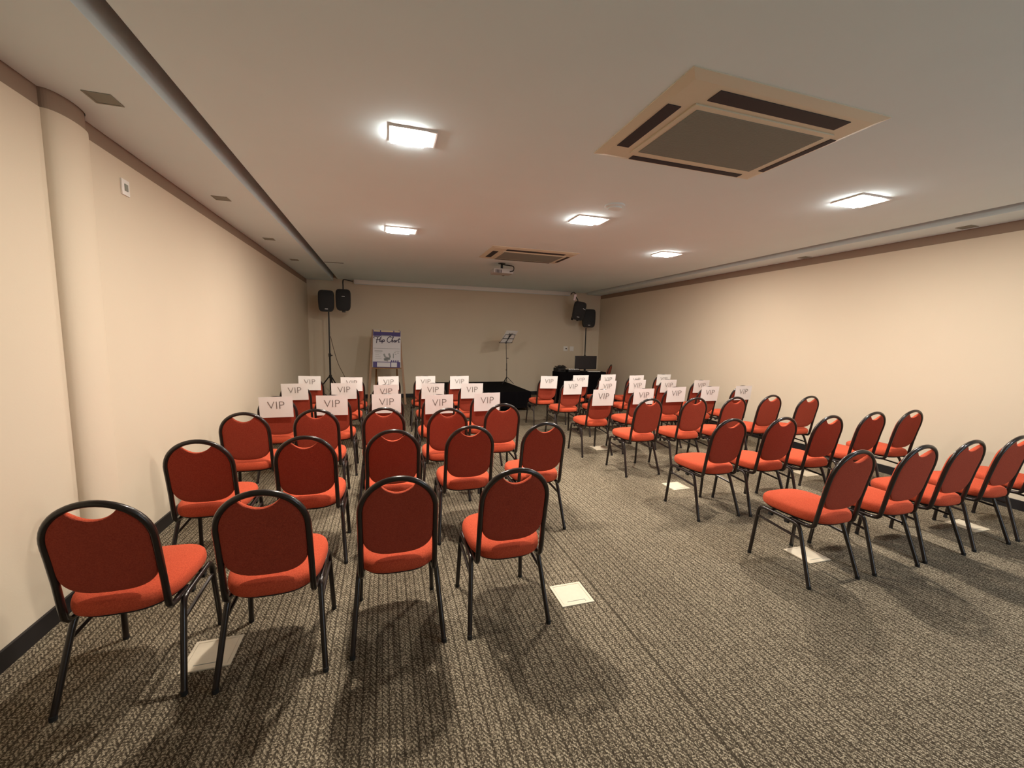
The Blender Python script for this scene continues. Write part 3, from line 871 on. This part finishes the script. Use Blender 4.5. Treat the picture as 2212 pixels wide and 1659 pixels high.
# hand-lettered title
def ribbon(bm, pts, w, y=-.0036):
    P = curve_pts([(x, y, z) for x, z in pts], 7)
    L_, R_ = [], []
    for i, p in enumerate(P):
        tn = (P[min(i + 1, len(P) - 1)] - P[max(i - 1, 0)]); tn = Vector((tn.x, 0, tn.z)).normalized()
        n_ = Vector((-tn.z, 0, tn.x)) * w / 2
        L_.append(bm.verts.new(p + n_)); R_.append(bm.verts.new(p - n_))
    for i in range(len(P) - 1): bm.faces.new((L_[i], L_[i + 1], R_[i + 1], R_[i]))
strokes = [
    [(-.255, .640), (-.275, .655), (-.26, .680), (-.20, .672), (-.15, .680)],                       # F top
    [(-.185, .675), (-.205, .62), (-.215, .535)], [(-.225, .610), (-.17, .615)],
    [(-.165, .60), (-.125, .66), (-.118, .675), (-.130, .66), (-.150, .575), (-.135, .565), (-.118, .59)],      # l
    [(-.118, .61), (-.125, .575), (-.112, .565), (-.095, .595)],                                   # i
    [(-.108, .632), (-.104, .636)],
    [(-.085, .612), (-.105, .530)], [(-.092, .598), (-.070, .615), (-.052, .598), (-.062, .570), (-.085, .568), (-.04, .59)],  # p
    [(.095, .660), (.075, .685), (.030, .665), (.005, .610), (.022, .565), (.060, .562), (.090, .59)],  # C
    [(.095, .60), (.135, .672), (.128, .68), (.110, .62), (.100, .562)], [(.104, .59), (.122, .608), (.128, .595), (.122, .565), (.140, .58)],  # h
    [(.180, .604), (.158, .606), (.150, .580), (.164, .566), (.182, .600), (.180, .568), (.198, .585)],  # a
    [(.205, .612), (.200, .566)], [(.203, .598), (.215, .612), (.228, .605)],                        # r
    [(.262, .668), (.245, .58), (.252, .566), (.272, .58)], [(.228, .628), (.285, .636)]]            # t
bm = nbm()
for s in strokes: ribbon(bm, s, .017)
obj('title_lettering', bm, M['purple_ink'], sheet, False)

# ------------------------------------------------------------------ technician's table
t = thing('draped_table', 'equipment table under a floor-length black cloth in the right corner', 'table', (0, 0, 0))
TX0, TX1, TY0, TY1, TZ = 3.86, 5.06, 8.74, 9.18, .735
bm = nbm()
def tl_loop(z, amp, g=0):
    out = []
    per = [(TX0, TY0), (TX1, TY0), (TX1, TY1), (TX0, TY1)]
    for e in range(4):
        (x0, y0), (x1, y1) = per[e], per[(e + 1) % 4]
        n = 36; nx_, ny_ = (y1 - y0), -(x1 - x0); l = math.hypot(nx_, ny_)
        for k in range(n):
            f = k / n
            a_ = g + amp * (math.sin(f * 48 + e) + .6 * math.sin(f * 19 + 2 * e)) * min(1, 6 * f + .2, 6 * (1 - f) + .2)
            out.append(Vector((x0 + (x1 - x0) * f + nx_ / l * a_, y0 + (y1 - y0) * f + ny_ / l * a_, z)))
    return out
rings_to_solid(bm, [tl_loop(.004, .014, .01), tl_loop(.3, .012, .006), tl_loop(.6, .006, .003), tl_loop(TZ - .01, .001), tl_loop(TZ, 0, -.008)])
obj('tablecloth', bm, M['cloth'], t)
# mixer with knobs
t = thing('audio_mixer', 'dark audio mixer with silver knobs at the left end of the table', 'mixer', (4.24, 8.93, TZ), 0)
bm = nbm(); box(bm, -.14, .16, -.14, .05, 0, .055, mtx=Matrix.Rotation(0.0, 4, 'X'), bev=.006); md = obj('body', bm, M['speaker'], t)
for k in range(5):
    for j in range(2):
        bm = nbm(); lathe(bm, [(.012, 0), (.011, .018), (.008, .022)], -.09 + k * .052, -.11 + j * .06, 10, Matrix.Translation((0, 0, .055))); obj('knob', bm, M['silver'], md)
t = thing('equipment_case', 'black equipment box at the table end under a tangle of cables', 'equipment case', (3.985, 9.02, TZ))
bm = nbm(); box(bm, -.11, .08, -.15, .15, 0, .085, bev=.01); obj('body', bm, M['rubber'], t)
bm = nbm(); tube(bm, curve_pts([(-.05, -.155, .03), (-.05, -.175, .045), (.03, -.175, .045), (.03, -.155, .03)], 4), .006, 6); obj('handle', bm, M['black_metal'], t)
bm = nbm()
for k in range(7):
    p = [Vector((random.uniform(3.88, 4.12), random.uniform(8.88, 9.12), TZ + .09))]
    for j in range(5):
        p.append(Vector((random.uniform(3.88, 4.12), random.uniform(8.88, 9.12), TZ + .092 + random.uniform(0, .055))))
    p.append(Vector((random.uniform(3.9, 4.1), 8.95, TZ + .089)))
    tube(bm, curve_pts(p, 6), .005, 6)
tag(obj('cable_tangle', bm, M['rubber']), 'tangle of black cables on the box at the table end', 'cables')
t = thing('monitor', 'dark flat monitor standing on the black table', 'monitor', (4.645, 9.0, TZ), math.radians(0))
bm = nbm(); box(bm, -.285, .285, -.012, .018, .055, .375, bev=.004); obj('display', bm, M['screen'], t)
bm = nbm(); box(bm, -.27, .27, -.0135, -.0115, .07, .36); obj('panel', bm, M['screen'], t, False)
bm = nbm(); tube(bm, [(0, .02, .01), (0, .02, .12)], .018, 8); obj('stand', bm, M['rubber'], t)
bm = nbm(); box(bm, -.11, .11, -.05, .10, 0, .010, bev=.003); obj('base', bm, M['rubber'], t)
t = thing('keyboard', 'slim light grey keyboard in front of the dark monitor', 'keyboard', (4.80, 8.87, TZ), math.radians(-3))
bm = nbm(); box(bm, -.15, .15, -.055, .055, 0, .012, bev=.003); kb = obj('body', bm, M['white'], t)
bm = nbm()
for i in range(12):
    for j in range(4): box(bm, -.14 + i * .0235, -.12 + i * .0235, -.045 + j * .023, -.026 + j * .023, .011, .015)
obj('keys', bm, M['white'], kb, False)
